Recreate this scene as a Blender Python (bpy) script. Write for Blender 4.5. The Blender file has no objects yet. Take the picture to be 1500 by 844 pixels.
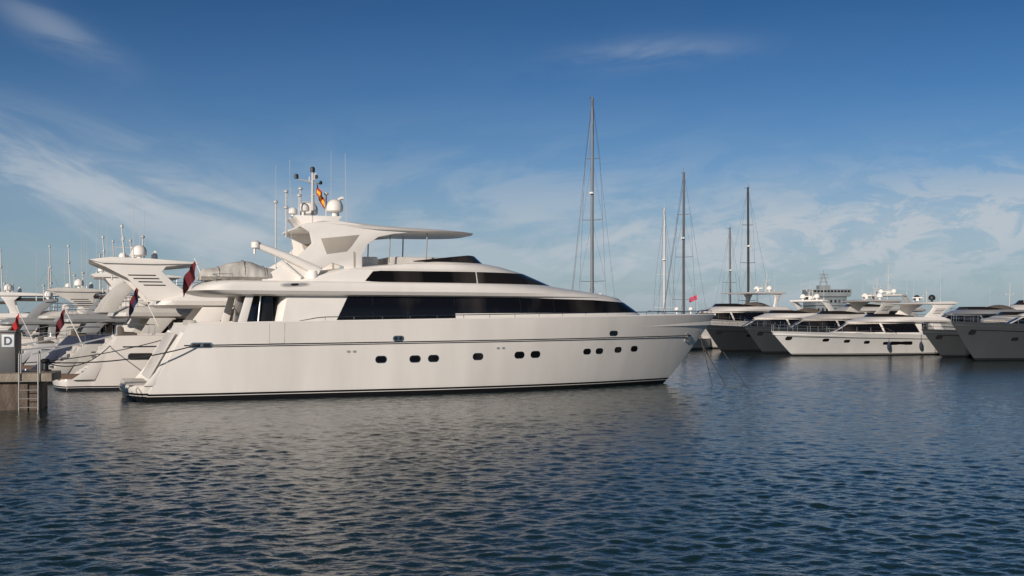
import bpy, bmesh, math, random
import numpy as np
from mathutils import Vector
random.seed(4); rng=np.random.default_rng(7)
scene=bpy.context.scene
COL=scene.collection
R=math.radians

# ---------------------------------------------------------------- materials
def newmat(name):
    m=bpy.data.materials.new(name); m.use_nodes=True
    nt=m.node_tree; b=nt.nodes['Principled BSDF']
    return m,nt,b
def paint(name,col,rough=.3,var=.06,metal=0.,coat=.0,nscale=1.5,bump=0.):
    m,nt,b=newmat(name)
    tc=nt.nodes.new('ShaderNodeTexCoord'); n=nt.nodes.new('ShaderNodeTexNoise')
    n.inputs['Scale'].default_value=nscale; n.inputs['Detail'].default_value=6
    mp=nt.nodes.new('ShaderNodeMapping'); mp.inputs['Scale'].default_value=(1,1,.45)
    nt.links.new(tc.outputs['Object'],mp.inputs['Vector']); nt.links.new(mp.outputs[0],n.inputs['Vector'])
    r=nt.nodes.new('ShaderNodeValToRGB')
    r.color_ramp.elements[0].position=.3; r.color_ramp.elements[1].position=.7
    r.color_ramp.elements[0].color=tuple(c*(1-var) for c in col)+(1,)
    r.color_ramp.elements[1].color=tuple(min(1,c*(1+var*.4)) for c in col)+(1,)
    nt.links.new(n.outputs['Fac'],r.inputs[0]); nt.links.new(r.outputs[0],b.inputs['Base Color'])
    b.inputs['Roughness'].default_value=rough; b.inputs['Metallic'].default_value=metal
    b.inputs['Coat Weight'].default_value=coat
    if bump>0:
        bp=nt.nodes.new('ShaderNodeBump'); bp.inputs['Strength'].default_value=bump; bp.inputs['Distance'].default_value=.03
        n2=nt.nodes.new('ShaderNodeTexNoise'); n2.inputs['Scale'].default_value=nscale*6; n2.inputs['Detail'].default_value=5
        nt.links.new(tc.outputs['Object'],n2.inputs['Vector'])
        nt.links.new(n2.outputs['Fac'],bp.inputs['Height']); nt.links.new(bp.outputs[0],b.inputs['Normal'])
    return m
def hullmat(name,col,boot=.22,stripe_z=None,slope=0.,rough=.22):
    """painted hull with black boot top, thin light pin line and an optional dark sheer line, all by height"""
    m,nt,b=newmat(name)
    tc=nt.nodes.new('ShaderNodeTexCoord'); sp=nt.nodes.new('ShaderNodeSeparateXYZ')
    nt.links.new(tc.outputs['Object'],sp.inputs[0])
    def M(op,a,b_=None,c=None):
        n=nt.nodes.new('ShaderNodeMath'); n.operation=op
        for i,v in enumerate((a,b_,c)):
            if v is None: continue
            if isinstance(v,(int,float)): n.inputs[i].default_value=v
            else: nt.links.new(v,n.inputs[i])
        return n.outputs[0]
    z=sp.outputs['Z']; x=sp.outputs['X']
    dark=M('LESS_THAN',z,boot)
    pin=M('LESS_THAN',M('ABSOLUTE',M('SUBTRACT',z,boot*.66)),boot*.05)
    dark=M('MULTIPLY',dark,M('SUBTRACT',1.,pin))
    if stripe_z is not None:
        zz=M('SUBTRACT',z,M('MULTIPLY_ADD',x,slope,stripe_z))
        s=M('LESS_THAN',M('ABSOLUTE',zz),.024)
        s=M('MULTIPLY',s,M('GREATER_THAN',x,.3)); s=M('MULTIPLY',s,M('LESS_THAN',x,24.6))
        dark=M('MAXIMUM',dark,s)
    n=nt.nodes.new('ShaderNodeTexNoise'); n.inputs['Scale'].default_value=.8; n.inputs['Detail'].default_value=7
    mp=nt.nodes.new('ShaderNodeMapping'); mp.inputs['Scale'].default_value=(1.2,1,.25)
    nt.links.new(tc.outputs['Object'],mp.inputs['Vector']); nt.links.new(mp.outputs[0],n.inputs['Vector'])
    r=nt.nodes.new('ShaderNodeValToRGB'); r.color_ramp.elements[0].position=.3; r.color_ramp.elements[1].position=.7
    r.color_ramp.elements[0].color=tuple(c*.88 for c in col)+(1,); r.color_ramp.elements[1].color=tuple(col)+(1,)
    nt.links.new(n.outputs['Fac'],r.inputs[0])
    mx=nt.nodes.new('ShaderNodeMix'); mx.data_type='RGBA'
    nt.links.new(dark,mx.inputs['Factor']); nt.links.new(r.outputs[0],mx.inputs['A']); mx.inputs['B'].default_value=(.012,.012,.014,1)
    nt.links.new(mx.outputs['Result'],b.inputs['Base Color'])
    b.inputs['Roughness'].default_value=rough
    return m
def glassmat(name,col=(.010,.009,.010),alt=(.045,.04,.04),rough=.06,period=1.5):
    m,nt,b=newmat(name)
    tc=nt.nodes.new('ShaderNodeTexCoord'); n=nt.nodes.new('ShaderNodeTexNoise'); n.inputs['Scale'].default_value=1/period; n.inputs['Detail'].default_value=3
    mp=nt.nodes.new('ShaderNodeMapping'); mp.inputs['Scale'].default_value=(1,.2,.3)
    nt.links.new(tc.outputs['Object'],mp.inputs['Vector']); nt.links.new(mp.outputs[0],n.inputs['Vector'])
    r=nt.nodes.new('ShaderNodeValToRGB'); r.color_ramp.elements[0].position=.5; r.color_ramp.elements[1].position=.72
    r.color_ramp.elements[0].color=col+(1,); r.color_ramp.elements[1].color=alt+(1,)
    nt.links.new(n.outputs['Fac'],r.inputs[0]); nt.links.new(r.outputs[0],b.inputs['Base Color'])
    b.inputs['Roughness'].default_value=rough; b.inputs['IOR'].default_value=1.4
    return m

WHITE=paint('white_gelcoat',(.80,.77,.735),.28,.05)
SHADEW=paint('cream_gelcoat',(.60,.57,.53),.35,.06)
ARCHSHADE=paint('arch_shade_taupe',(.40,.36,.32),.4,.08)  # taupe that paints the shade on the radar arch
GREYP=paint('grey_gelcoat',(.30,.32,.34),.35,.08)
STEEL=paint('stainless_steel',(.62,.62,.62),.25,.1,metal=1.)
ALU=paint('mast_alloy',(.15,.155,.17),.5,.15,metal=.1)
MASTW=paint('mast_white',(.52,.52,.52),.4,.08)
GLASS=glassmat('tinted_glass',(.006,.0055,.006),(.035,.03,.028))
GLASS2=glassmat('windscreen_glass',(.015,.013,.013),(.055,.048,.043),.08)
BLACK=paint('black_plastic',(.015,.015,.016),.45,.2)
CANVAS=paint('canvas_cover',(.52,.50,.47),.85,.25,nscale=3,bump=.6)
TAUPE=paint('taupe_canvas',(.12,.10,.085),.85,.2,nscale=3,bump=.4)
NAVY=paint('navy_canvas',(.02,.03,.06),.85,.2)
ROPE=paint('dark_rope',(.05,.05,.05),.9,.3,nscale=8)
TEAK=paint('teak_deck',(.26,.17,.11),.7,.3,nscale=5)
REDF=paint('red_cloth',(.42,.02,.02),.8,.25,nscale=4)
DREDF=paint('dark_red_cloth',(.12,.010,.018),.8,.3,nscale=4)
YELF=paint('yellow_cloth',(.80,.42,.03),.8,.15,nscale=4)
BLUEF=paint('dark_blue_cloth',(.02,.03,.10),.8,.2,nscale=4)
PINKF=paint('pink_cloth',(.60,.08,.16),.8,.2,nscale=4)
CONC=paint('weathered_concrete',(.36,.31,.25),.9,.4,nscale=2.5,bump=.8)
CONCD=paint('dark_concrete',(.15,.115,.09),.8,.6,nscale=2.5,bump=.8)  # darker, browner mottled concrete for the wall below the slab

# ---------------------------------------------------------------- mesh builder
def interp(x,xs,ys): return float(np.interp(x,xs,ys))
def finish(me,ang=35):
    bm=bmesh.new(); bm.from_mesh(me)
    bmesh.ops.remove_doubles(bm,verts=bm.verts,dist=1e-5)
    bmesh.ops.recalc_face_normals(bm,faces=bm.faces)
    a=R(ang)
    for e in bm.edges:
        e.smooth = not (len(e.link_faces)==2 and e.calc_face_angle(0)>a)
    for f in bm.faces: f.smooth=True
    bm.to_mesh(me); bm.free()
class MB:
    def __init__(s): s.v=[]; s.f=[]; s.mi=[]; s.cur=0
    def add(s,v,f):
        o=len(s.v); s.v+= [tuple(map(float,p)) for p in v]
        for q in f: s.f.append(tuple(i+o for i in q)); s.mi.append(s.cur)
        return s
    def box(s,x0,x1,y0,y1,z0,z1):
        v=[(x,y,z) for x in(x0,x1) for y in(y0,y1) for z in(z0,z1)]
        return s.add(v,[(0,1,3,2),(4,6,7,5),(0,4,5,1),(2,3,7,6),(0,2,6,4),(1,5,7,3)])
    def tube(s,pts,r,seg=7,r2=None):
        pts=[Vector(p) for p in pts]; n=len(pts); vs=[]; fs=[]
        for i,p in enumerate(pts):
            t=(pts[min(i+1,n-1)]-pts[max(i-1,0)]).normalized()
            up=Vector((0,0,1)) if abs(t.z)<.9 else Vector((1,0,0))
            a=t.cross(up).normalized(); b=t.cross(a)
            rr=r if r2 is None else r+(r2-r)*i/(n-1)
            for k in range(seg):
                th=2*math.pi*k/seg; vs.append(p+a*rr*math.cos(th)+b*rr*math.sin(th))
        for i in range(n-1):
            for k in range(seg):
                k2=(k+1)%seg; fs.append((i*seg+k,i*seg+k2,(i+1)*seg+k2,(i+1)*seg+k))
        fs.append(tuple(range(seg))[::-1]); fs.append(tuple((n-1)*seg+k for k in range(seg)))
        return s.add(vs,fs)
    def lathe(s,c,prof,seg=20):
        vs=[];fs=[];n=len(prof)
        for r,z in prof:
            for k in range(seg):
                th=2*math.pi*k/seg; vs.append((c[0]+r*math.cos(th),c[1]+r*math.sin(th),c[2]+z))
        for i in range(n-1):
            for k in range(seg):
                k2=(k+1)%seg; fs.append((i*seg+k,i*seg+k2,(i+1)*seg+k2,(i+1)*seg+k))
        fs.append(tuple(range(seg))[::-1]); fs.append(tuple((n-1)*seg+k for k in range(seg)))
        return s.add(vs,fs)
    def prism(s,prof,y0,y1):
        n=len(prof)
        v=[(x,y0,z) for x,z in prof]+[(x,y1,z) for x,z in prof]
        f=[tuple(range(n)),tuple(range(2*n-1,n-1,-1))]
        for i in range(n): j=(i+1)%n; f.append((i,i+n,j+n,j))
        return s.add(v,f)
    def grid(s,P):
        n=len(P);m=len(P[0]); v=[p for row in P for p in row]
        f=[(i*m+j,i*m+j+1,(i+1)*m+j+1,(i+1)*m+j) for i in range(n-1) for j in range(m-1)]
        return s.add(v,f)
    def obj(s,name,mat,parent=None,bevel=0,label=None,ang=35,seg=2):
        me=bpy.data.meshes.new(name); me.from_pydata(s.v,[],s.f)
        mats=mat if isinstance(mat,(list,tuple)) else [mat]
        for m in mats: me.materials.append(m)
        if len(mats)>1:
            me.polygons.foreach_set('material_index',s.mi)
        me.update()
        if bevel>0:
            bm=bmesh.new(); bm.from_mesh(me)
            bmesh.ops.remove_doubles(bm,verts=bm.verts,dist=1e-5)
            bmesh.ops.recalc_face_normals(bm,faces=bm.faces)
            ed=[e for e in bm.edges if len(e.link_faces)==2 and e.calc_face_angle(0)>R(32)]
            bmesh.ops.bevel(bm,geom=ed,offset=bevel,segments=seg,profile=.6,affect='EDGES',clamp_overlap=True)
            bm.to_mesh(me); bm.free()
        finish(me,ang)
        o=bpy.data.objects.new(name,me); COL.objects.link(o)
        if parent is not None: o.parent=parent
        if label: o['label']=label
        return o
    def parts(s,name,mat,parent=None,bevel=0,ang=35):
        """one object per separate piece"""
        par=list(range(len(s.v)))
        def fd(a):
            while par[a]!=a: par[a]=par[par[a]]; a=par[a]
            return a
        for f in s.f:
            r=fd(f[0])
            for i in f[1:]: par[fd(i)]=r
        groups={}
        for f in s.f: groups.setdefault(fd(f[0]),[]).append(f)
        out=[]
        for g in groups.values():
            ids=sorted({i for f in g for i in f}); mp={a:k for k,a in enumerate(ids)}
            m=MB(); m.add([s.v[i] for i in ids],[tuple(mp[i] for i in f) for f in g])
            out.append(m.obj(name,mat,parent,bevel,ang=ang))
        return out
def empty(name,loc,rotz,label,cat,group=None):
    e=bpy.data.objects.new(name,None); e.empty_display_size=1
    COL.objects.link(e); e.location=loc; e.rotation_euler=(0,0,rotz)
    e['label']=label; e['category']=cat
    if group: e['group']=group
    return e

# ---------------------------------------------------------------- hull
class Hull:
    def __init__(s,L,Lw,B,su,sz,xs0=0.,xs1=.5,u0d=.42,pd=2.5,qd=.8,u0w=.3,pw=1.9,wl=.93,zk=-.6,dk=.5,gp=1.25):
        s.L,s.Lw,s.B,s.su,s.sz=L,Lw,B,su,sz
        s.xs0,s.xs1=xs0,xs1; s.u0d,s.pd,s.qd,s.u0w,s.pw,s.wl,s.zk,s.dk=u0d,pd,qd,u0w,pw,wl,zk,dk
        s.zb=sz[-1]; s.gp=gp
    def zs(s,u): return interp(u,s.su,s.sz)
    def xs(s,z): return s.xs0+(s.xs1-s.xs0)*max(-.2,min(1,z/s.sz[0]))
    def xe(s,z):
        if z<0: return s.Lw+z*1.5
        r=min(1.05,z/s.zb); return s.Lw+(s.L-s.Lw)*(r**.92)
    def x(s,u,z): a=s.xs(z); return a+u*(s.xe(z)-a)
    def hb(s,u,z):
        r=max(0,min(1,z/s.zs(u)))
        Pd=max(0,1-max(0,(u-s.u0d)/(1-s.u0d))**s.pd)**s.qd
        Pw=max(0,1-max(0,(u-s.u0w)/(1-s.u0w))**s.pw)
        g=r**s.gp
        P=Pw*s.wl+(Pd-Pw*s.wl)*g
        if u<.12: P*=1-.05*((.12-u)/.12)**2
        h=s.B/2*P
        if z<0: h*=max(0,1-(z/s.zk)**2*.9)
        return h
    def at(s,x,z): 
        a=s.xs(z); u=(x-a)/(s.xe(z)-a); return s.hb(max(0,min(1,u)),z)
    def build(s,mat,parent,name='hull',label=None):
        nu,nv=54,16; mb=MB(); rows=[]
        us=[1-(1-i/(nu-1))**1.35 for i in range(nu)]
        for u in us:
            zs=s.zs(u); half=[]
            for j in range(nv):
                z=s.zk+(zs-s.zk)*j/(nv-1)
                half.append((s.x(u,z),s.hb(u,z),z))
            h=s.hb(u,zs); xx=s.x(u,zs)
            half.append((xx,max(0,h-.10),zs+.02))
            half.append((min(xx,s.L-.25),max(0,h-.13),zs-s.dk*.3))
            half.append((min(xx,s.L-.25),max(0,h-.14),zs-s.dk))
            half.append((min(xx,s.L-.25),0,zs-s.dk+.03))
            rows.append([(a,-b,c) for a,b,c in half]+[(a,b,c) for a,b,c in half[::-1][1:]])
        mb.grid(rows)
        n=len(rows[0]); r=rows[0]
        mb.grid([[r[j] for j in range(nv)],[r[n-1-j] for j in range(nv)]])
        return mb.obj(name,mat,parent,label=label,ang=40)
    def stadium(s,mb,x,z,w,h,off,side=-1,slope=0.,seg=8):
        r=h/2; P=[]
        for k in range(seg+1):
            th=-math.pi/2+math.pi*k/seg; P.append((w/2-r*.9+r*.9*math.cos(th),r*math.sin(th)))
        for k in range(seg+1):
            th=math.pi/2+math.pi*k/seg; P.append((-w/2+r*.9+r*.9*math.cos(th),r*math.sin(th)))
        v=[]
        for a,b in P:
            xx=x+a; zz=z+b+slope*a; v.append((xx,side*(s.at(xx,zz)+off),zz))
        c=(x,side*(s.at(x,z)+off),z); v.append(c); n=len(P)
        mb.add(v,[(i,(i+1)%n,n) for i in range(n)])
def port_part(H,parent,x,z,w,h,side,name='porthole',slope=0.):
    mb=MB(); H.stadium(mb,x,z,w+.06,h+.06,.006,side,slope); mb.cur=1
    H.stadium(mb,x,z,w,h,.016,side,slope)
    return mb.obj(name,[STEEL,GLASS],parent)
def rail(H,parent,xa,xb,ht,step=1.3,name='rail',mid=False,zoff=0.):
    n=max(6,int((xb-xa)/step)+1)
    for side in(-1,1):
        mb=MB(); top=[];md=[]
        for i in range(n*3+1):
            x=xa+(xb-xa)*i/(n*3)
            u=max(0,min(1,(x-H.xs(H.sz[0]))/(H.L-H.xs(H.sz[0])))); z=H.zs(u); y=max(.03,H.hb(u,z)-.06)*side
            rise=ht*min(1,.15+i/3.) ; top.append((x,y,z+rise+zoff)); md.append((x,y,z+rise*.5+zoff))
            if i%3==0: mb.tube([(x,y,z-.02),(x,y,z+rise+zoff)],.014,5)
        mb.tube(top,.02,6)
        if mid: mb.tube(md,.01,5)
        mb.obj(name,STEEL,parent)

# ---------------------------------------------------------------- ring bodies (deck houses)
class Ring:
    def __init__(s,z,xa,xn,xf,W,p=2.2,q=.5,r=.35):
        s.z=z; s.xa_=xa;s.xn_=xn;s.xf_=xf;s.W_=W;s.p=p;s.q=q;s.r=r
    def g(s,a,z): return interp(z,s.z,a) if isinstance(a,(list,tuple)) else a
    def xa(s,z): return s.g(s.xa_,z)
    def xf(s,z): return s.g(s.xf_,z)
    def w(s,x,z,off=0.):
        xa=s.xa(z)-off; xf=s.xf(z)+off*1.5; xn=min(s.g(s.xn_,z),xf-.1); W=s.g(s.W_,z)+off
        k=1.
        if x>xn: k=max(0,1-((x-xn)/(xf-xn))**s.p)**s.q
        if x<xa+s.r: k*=max(0,1-((xa+s.r-x)/s.r)**2.)**.5
        return W*k
    def build(s,name,mat,parent,label=None,n=44,sub=2,bottom=True,ang=38):
        zz=[]
        for a,b in zip(s.z[:-1],s.z[1:]):
            for i in range(sub): zz.append(a+(b-a)*i/sub)
        zz.append(s.z[-1]); rows=[]
        for z in zz:
            xa,xf=s.xa(z),s.xf(z); half=[]
            for i in range(n+1):
                c=(1-math.cos(math.pi*i/n))/2; x=xa+(xf-xa)*c; half.append((x,s.w(x,z),z))
            rows.append([(a,-b,c) for a,b,c in half]+[(a,b,c) for a,b,c in half[::-1]])
        mb=MB(); mb.grid(rows); m=n+1
        for k,row in enumerate((rows[0],rows[-1])):
            if k==0 and not bottom: continue
            mb.grid([[row[i] for i in range(m)],[row[2*m-1-i] for i in range(m)]])
        return mb.obj(name,mat,parent,label=label,ang=ang)
    def window(s,name,mat,parent,xlo,xhi,zb,zt,off=.02,n=30,rows=8,sides=(-1,1),dense=True):
        out=[]
        for sd in sides:
            G=[]
            for j in range(rows+1):
                r=j/rows; line=[]
                for i in range(n+1):
                    c=i/n; c=math.sin(c*math.pi/2) if dense else c
                    z=(zb(0)+zt(0))/2; x=0
                    for it in range(5):
                        x=xlo(z)+(xhi(z)-xlo(z))*c
                        z=zb(x)+(zt(x)-zb(x))*r
                    line.append((x,sd*s.w(x,z,off),z))
                G.append(line)
            mb=MB(); mb.grid(G); out.append(mb.obj(name,mat,parent,ang=50))
        return out

def dome(parent,x,y,z,r,name='radar_dome',mat=None,ped=.25):
    mb=MB(); prof=[(r*.35,-ped),(r*.35,0),(r*.8,.02),(r*.97,.2*r)]
    prof+=[(r,.55*r)]+[(r*math.cos(t),.6*r+r*math.sin(t)) for t in np.linspace(.1,1.5,8)]
    mb.lathe((x,y,z),prof,20); return mb.obj(name,mat or WHITE,parent)
def whip(parent,x,y,z,h,r=.018,lean=0.,name='antenna'):
    mb=MB(); mb.tube([(x,y,z),(x+lean*.5,y,z+h*.5),(x+lean,y,z+h)],r,5,r*.5); mb.lathe((x,y,z-.02),[(.04,0),(.045,.25),(.02,.3)],8)
    return mb.obj(name,MASTW,parent)
def post(parent,x,y,z0,z1,bar=.3):
    mb=MB(); mb.tube([(x,y,z0),(x,y,z1)],.035,8); mb.lathe((x,y,z1-.1),[(.03,0),(.1,.05),(.1,.1),(.03,.16)],10)
    if bar: mb.tube([(x,y-bar,z1-.25),(x,y+bar,z1-.25)],.018,6)
    return mb.obj('sensor_post',MASTW,parent)
def scanner(parent,x,y,z,w=1.2):
    mb=MB(); mb.lathe((x,y,z),[(.14,0),(.15,.2),(.1,.28)],12); mb.box(x-.06,x+.06,y-w/2,y+w/2,z+.27,z+.38)
    return mb.obj('radar_scanner',WHITE,parent,bevel=.02)
def flag(name,parent,top,w,h,mats,droop=.55,dirx=-1.):
    mb=MB(); n=14;m=9; P=[]
    for j in range(m+1):
        row=[]
        for i in range(n+1):
            a=i/n
            x=top[0]+dirx*w*a*(1-droop*.75)+.02*math.sin(j*.7+i)
            z=top[2]-h*j/m-w*droop*a*1.05
            y=top[1]+.11*w*math.sin(a*9+j*.35)*a**.5*1.3
            row.append((x,y,z))
        P.append(row)
    k=len(mats)
    for j in range(m):
        mb.cur={1:0,2:(0 if j<m/2 else 1),3:(0 if j<m*.27 else (1 if j<m*.73 else 2))}[k]
        mb.grid([P[j],P[j+1]])
    return mb.obj(name,mats,parent)
def arch_part(parent,x0,z0,sx,sz,w,th=.16,mat=WHITE,name='radar_arch',hard=0.,style=0):
    if style==0:
        prof=[(3.3,-.2),(2.2,.65),(1.75,1.15),(1.9,1.38),(3.0+hard,1.52),(3.0+hard,1.60),(1.2,1.72),(-.4,1.75),(-1.2,1.62),(-.6,1.35),(.3,.85),(1.2,-.2)]
        topp=[(3.15+hard,1.53),(3.2+hard,1.60),(1.2,1.75),(-.4,1.79),(-1.25,1.65),(-.7,1.50),(1.3,1.48)]
    elif style==1:
        prof=[(.2,-.2),(1.0,-.2),(1.5,.6),(2.3,1.3),(2.6,1.5),(2.55,1.68),(1.9,1.62),(1.2,1.15),(.6,.5)]
        topp=[(1.7,1.42),(2.6,1.5),(2.62,1.7),(1.75,1.66)]
    else:
        prof=[(1.0,-.2),(1.6,-.2),(1.3,.6),(1.2,1.2),(1.6,1.6),(.2,1.6),(.5,1.2),(.8,.6)]
        topp=[(4.2+hard,1.62),(4.3+hard,1.70),(2.6,1.86),(.4,1.92),(-.5,1.78),(-.3,1.6)]
    pr=[(x0+a*sx,z0+b*sz) for a,b in prof]
    top=[(x0+a*sx,z0+b*sz) for a,b in topp]
    mb=MB(); mb.prism(pr,-w,-w+th); mb.prism(pr,w-th,w); mb.prism(top,-w-.12,w+.12)
    o=mb.obj(name,mat,parent,bevel=.04)
    if style==0:
      lv=MB()
      for sd in(-1,1):
        for k in range(4):
            a=k*.15; y0,y1=(sd*w-.012,sd*w+.01) if sd<0 else (w-.01,w+.012)
            lv.prism([(x0+(1.0-a*1.4)*sx,z0+(.50+a)*sz),(x0+(1.9-a*.9)*sx,z0+(.50+a)*sz),(x0+(1.86-a*.9)*sx,z0+(.55+a)*sz),(x0+(.95-a*1.4)*sx,z0+(.55+a)*sz)],y0,y1)
      lv.parts('louvre',BLACK,parent)
    if style==2:
        pm=MB()
        for sd in(-1,1): pm.tube([(x0+3.9*sx,sd*(w-.1),z0-.1),(x0+4.0*sx,sd*(w-.1),z0+1.64*sz)],.03,6)
        pm.parts('hardtop_post',STEEL,parent)
    return o
def fender(parent,x,y,z,r=.15,h=.7,mat=None):
    mb=MB(); mb.lathe((x,y,z),[(.03,h+.1),(.05,h),(r*.8,h-.08),(r,h-.2),(r,.2),(r*.8,.08),(.05,0)][::-1],12)
    mb.tube([(x,y,z+h),(x,y,z+h+.8)],.012,5)
    return mb.obj('fender',mat or NAVY,parent)

# ================================================================= MAIN YACHT
O=(-14.14,45.26,0.); TH=R(22)
Y=empty('motor_yacht',O,TH,'large white three-deck motor yacht with black window bands beside quay','yacht')
HM=hullmat('main_hull_paint',(.80,.77,.735),.27,2.13,.0085)
H=Hull(26.25,23.3,6.6,[0,.1,.35,.7,1],[2.93,3.0,3.10,3.24,3.36],xs0=-1.15,xs1=.45,u0d=.40,pd=2.3,qd=.95,u0w=.38,pw=2.15,wl=.95,gp=1.0)
H.build(HM,Y)
SP=Ring([-.5,.0,.42,.56,.60],[-1.6,-1.8,-1.95,-1.95,-1.9],[2.]*5,[3.]*5,[2.8,2.86,2.92,2.93,2.90],r=.9)
SP.build('swim_platform',hullmat('platform_paint',(.72,.69,.65),.30),Y,sub=3)
mb=MB(); mb.box(-1.75,-.9,-2.5,2.5,.603,.618); mb.obj('platform_deck',SHADEW,Y,bevel=.004)
for sd in(-1,1):
    mb=MB(); mb.prism([(-1.2,.58),(-.75,.58),(-.2,1.6),(.35,2.6),(.2,2.7),(-.28,1.95),(-.75,1.1),(-1.0,.8)],sd*2.93-.09,sd*2.93+.09); mb.obj('quarter_fairing',WHITE,Y,bevel=.05)
mb=MB(); mb.prism([(-.98,.8),(-.9,.8),(.1,2.6),(.02,2.6)],-1.9,1.9); mb.obj('transom_door',SHADEW,Y,bevel=.02)
for sd in(-1,1):
    mb=MB(); mb.tube([(x,sd*(H.at(x,2.07+.0085*x)+.015),2.07+.0085*x) for x in np.linspace(.4,24.3,50)],.018,6)
    mb.obj('rub_rail',STEEL,Y)
    mb=MB(); mb.tube([(H.x(u,H.zs(u)),sd*(H.hb(u,H.zs(u))-.04),H.zs(u)+.02) for u in np.linspace(0,1,60)],.045,7)
    mb.obj('cap_rail',WHITE,Y)
for sd in(-1,1):
    for x,z in [(8.12,1.49),(9.58,1.49),(10.39,1.50),(12.41,1.55),(14.4,1.585),(15.2,1.60),(17.95,1.68),(18.65,1.69),(19.75,1.73),(20.75,1.76)]:
        sm=.84 if x>17 else 1.
        port_part(H,Y,x,z,.44*sm,.25*sm,sd,slope=.01)
    for x,z in [(6.75,1.83),(7.0,1.83),(13.35,1.9),(13.6,1.9)]:
        mb=MB(); H.stadium(mb,x,z,.15,.09,.012,sd); mb.obj('exhaust_vent',GREYP,Y)
    for x,z in [(8.85,2.35),(19.35,2.50)]:
        mb=MB(); H.stadium(mb,x,z,.48,.24,.01,sd); mb.cur=1
        H.stadium(mb,x-.1,z,.14,.13,.02,sd); H.stadium(mb,x+.1,z,.14,.13,.02,sd)
        mb.obj('fairlead',[STEEL,BLACK],Y)
    mb=MB(); H.stadium(mb,.95,2.14,.85,.22,.012,sd); mb.cur=1
    H.stadium(mb,.75,2.14,.3,.13,.022,sd);H.stadium(mb,1.15,2.14,.3,.13,.022,sd); mb.obj('stern_fairlead',[STEEL,BLACK],Y)
    mb=MB()
    gp=[(3.55,2.98),(3.55,2.2),(4.15,2.2),(4.15,2.98)]
    mb.tube([(a,sd*(H.at(a,c)+.0),c) for a,c in gp],.008,5)
    mb.obj('boarding_gate',GREYP,Y)
rail(H,Y,4.6,26.0,.2,1.25,'handrail')
for sd in(-1,1):
    mb=MB()
    zz=2.25; x=23.9; yy=sd*(H.at(x,zz)+.02)
    mb.tube([(x-.5,yy,zz+.05),(x+.35,sd*(H.at(x+.35,zz)+.03),zz)],.045,7)
    mb.tube([(x+.3,sd*(H.at(x+.3,zz-.2)+.03),zz-.2),(x+.38,sd*(H.at(x+.3,zz)+.08),zz),(x+.35,sd*(H.at(x+.3,zz+.2)+.03),zz+.2)],.04,7)
    mb.obj('anchor',STEEL,Y)
DH=Ring([2.55,3.0,3.6,4.16],[3.7,3.75,3.9,4.05],[11.5]*4,[22.7,22.4,21.5,20.6],[2.80,2.78,2.74,2.66],p=2.1)
DH.build('deckhouse',WHITE,Y)
one=lambda v:(lambda *_:v)
xloA=lambda z:6.35+(z-3.1)*.5
DH.window('saloon_window',GLASS,Y,xloA,lambda z:11.5,one(3.12),one(4.11),n=10,dense=False)
DH.window('forward_window',GLASS,Y,lambda z:11.5,lambda z:DH.xf(z)+.03,lambda x:interp(x,[11,20,22],[3.40,3.46,3.5]),lambda x:interp(x,[11,14,18.5,21,22],[4.11,4.10,4.03,3.92,3.75]),n=46)
mb=MB()
for sd in(-1,1):
    for x in (7.9,9.4,11.5,12.9,14.6,16.3,18.0):
        zb=3.13 if x<11.6 else 3.42; mb.tube([(x,sd*DH.w(x,zb,.022),zb),(x-.02,sd*DH.w(x,4.04,.022),4.04)],.013,5)
mb.parts('mullion',BLACK,Y)
AG=Ring([2.5,3.0,4.15],[2.6,2.6,2.75],[9]*3,[3.95]*3,[2.35,2.35,2.3],r=.9); AG.build('saloon_door',GLASS,Y)
mb=MB()
for sd in(-1,1):
    mb.prism([(2.25,2.5),(2.62,2.5),(3.05,4.2),(2.75,4.2)],sd*2.62-.05,sd*2.62+.05)
mb.parts('cockpit_pillar',WHITE,Y,bevel=.02)
mb=MB()
for sd in(-1,1): mb.tube([(3.2,sd*2.38,2.6),(3.35,sd*2.38,4.15)],.03,6)
mb.parts('door_frame',STEEL,Y)
mb=MB(); mb.prism([(.72,2.45),(1.35,2.45),(1.35,2.85),(.95,2.88),(.88,3.12),(.72,3.12)],-1.9,1.9); mb.obj('cockpit_sofa',CANVAS,Y,bevel=.06)
UB=Ring([4.10,4.16,4.3,4.5,4.64,4.70],[1.3,.95,.55,.75,1.05,1.25],[10.5]*6,[20.75,20.55,19.9,18.4,17.3,16.9],[2.80,2.94,3.04,3.02,2.95,2.84],p=2.0,r=1.1)
UB.build('upper_deck',WHITE,Y,ang=30)
for sd in(-1,1):
    mb=MB(); x0,z0=4.6,4.55
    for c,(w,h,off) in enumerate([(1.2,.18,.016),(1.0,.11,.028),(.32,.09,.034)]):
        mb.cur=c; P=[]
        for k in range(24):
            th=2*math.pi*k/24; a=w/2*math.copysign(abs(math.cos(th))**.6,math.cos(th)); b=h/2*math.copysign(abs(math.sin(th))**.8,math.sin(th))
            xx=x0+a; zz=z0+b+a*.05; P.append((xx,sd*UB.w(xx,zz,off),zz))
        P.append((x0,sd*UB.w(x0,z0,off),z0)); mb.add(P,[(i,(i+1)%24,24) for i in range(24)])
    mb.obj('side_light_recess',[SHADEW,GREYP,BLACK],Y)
PH=Ring([4.60,4.68,5.22,5.30,5.50,5.62,5.66],[3.9,4.1,6.0,6.6,8.6,10.0,10.4],[11.3]*5+[11.0,10.8],[17.3,17.1,15.7,15.4,14.6,13.9,13.4],[2.52,2.50,2.34,2.36,2.25,2.05,1.8],p=2.1,r=.9)
PH.build('pilothouse',WHITE,Y,ang=30)
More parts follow.
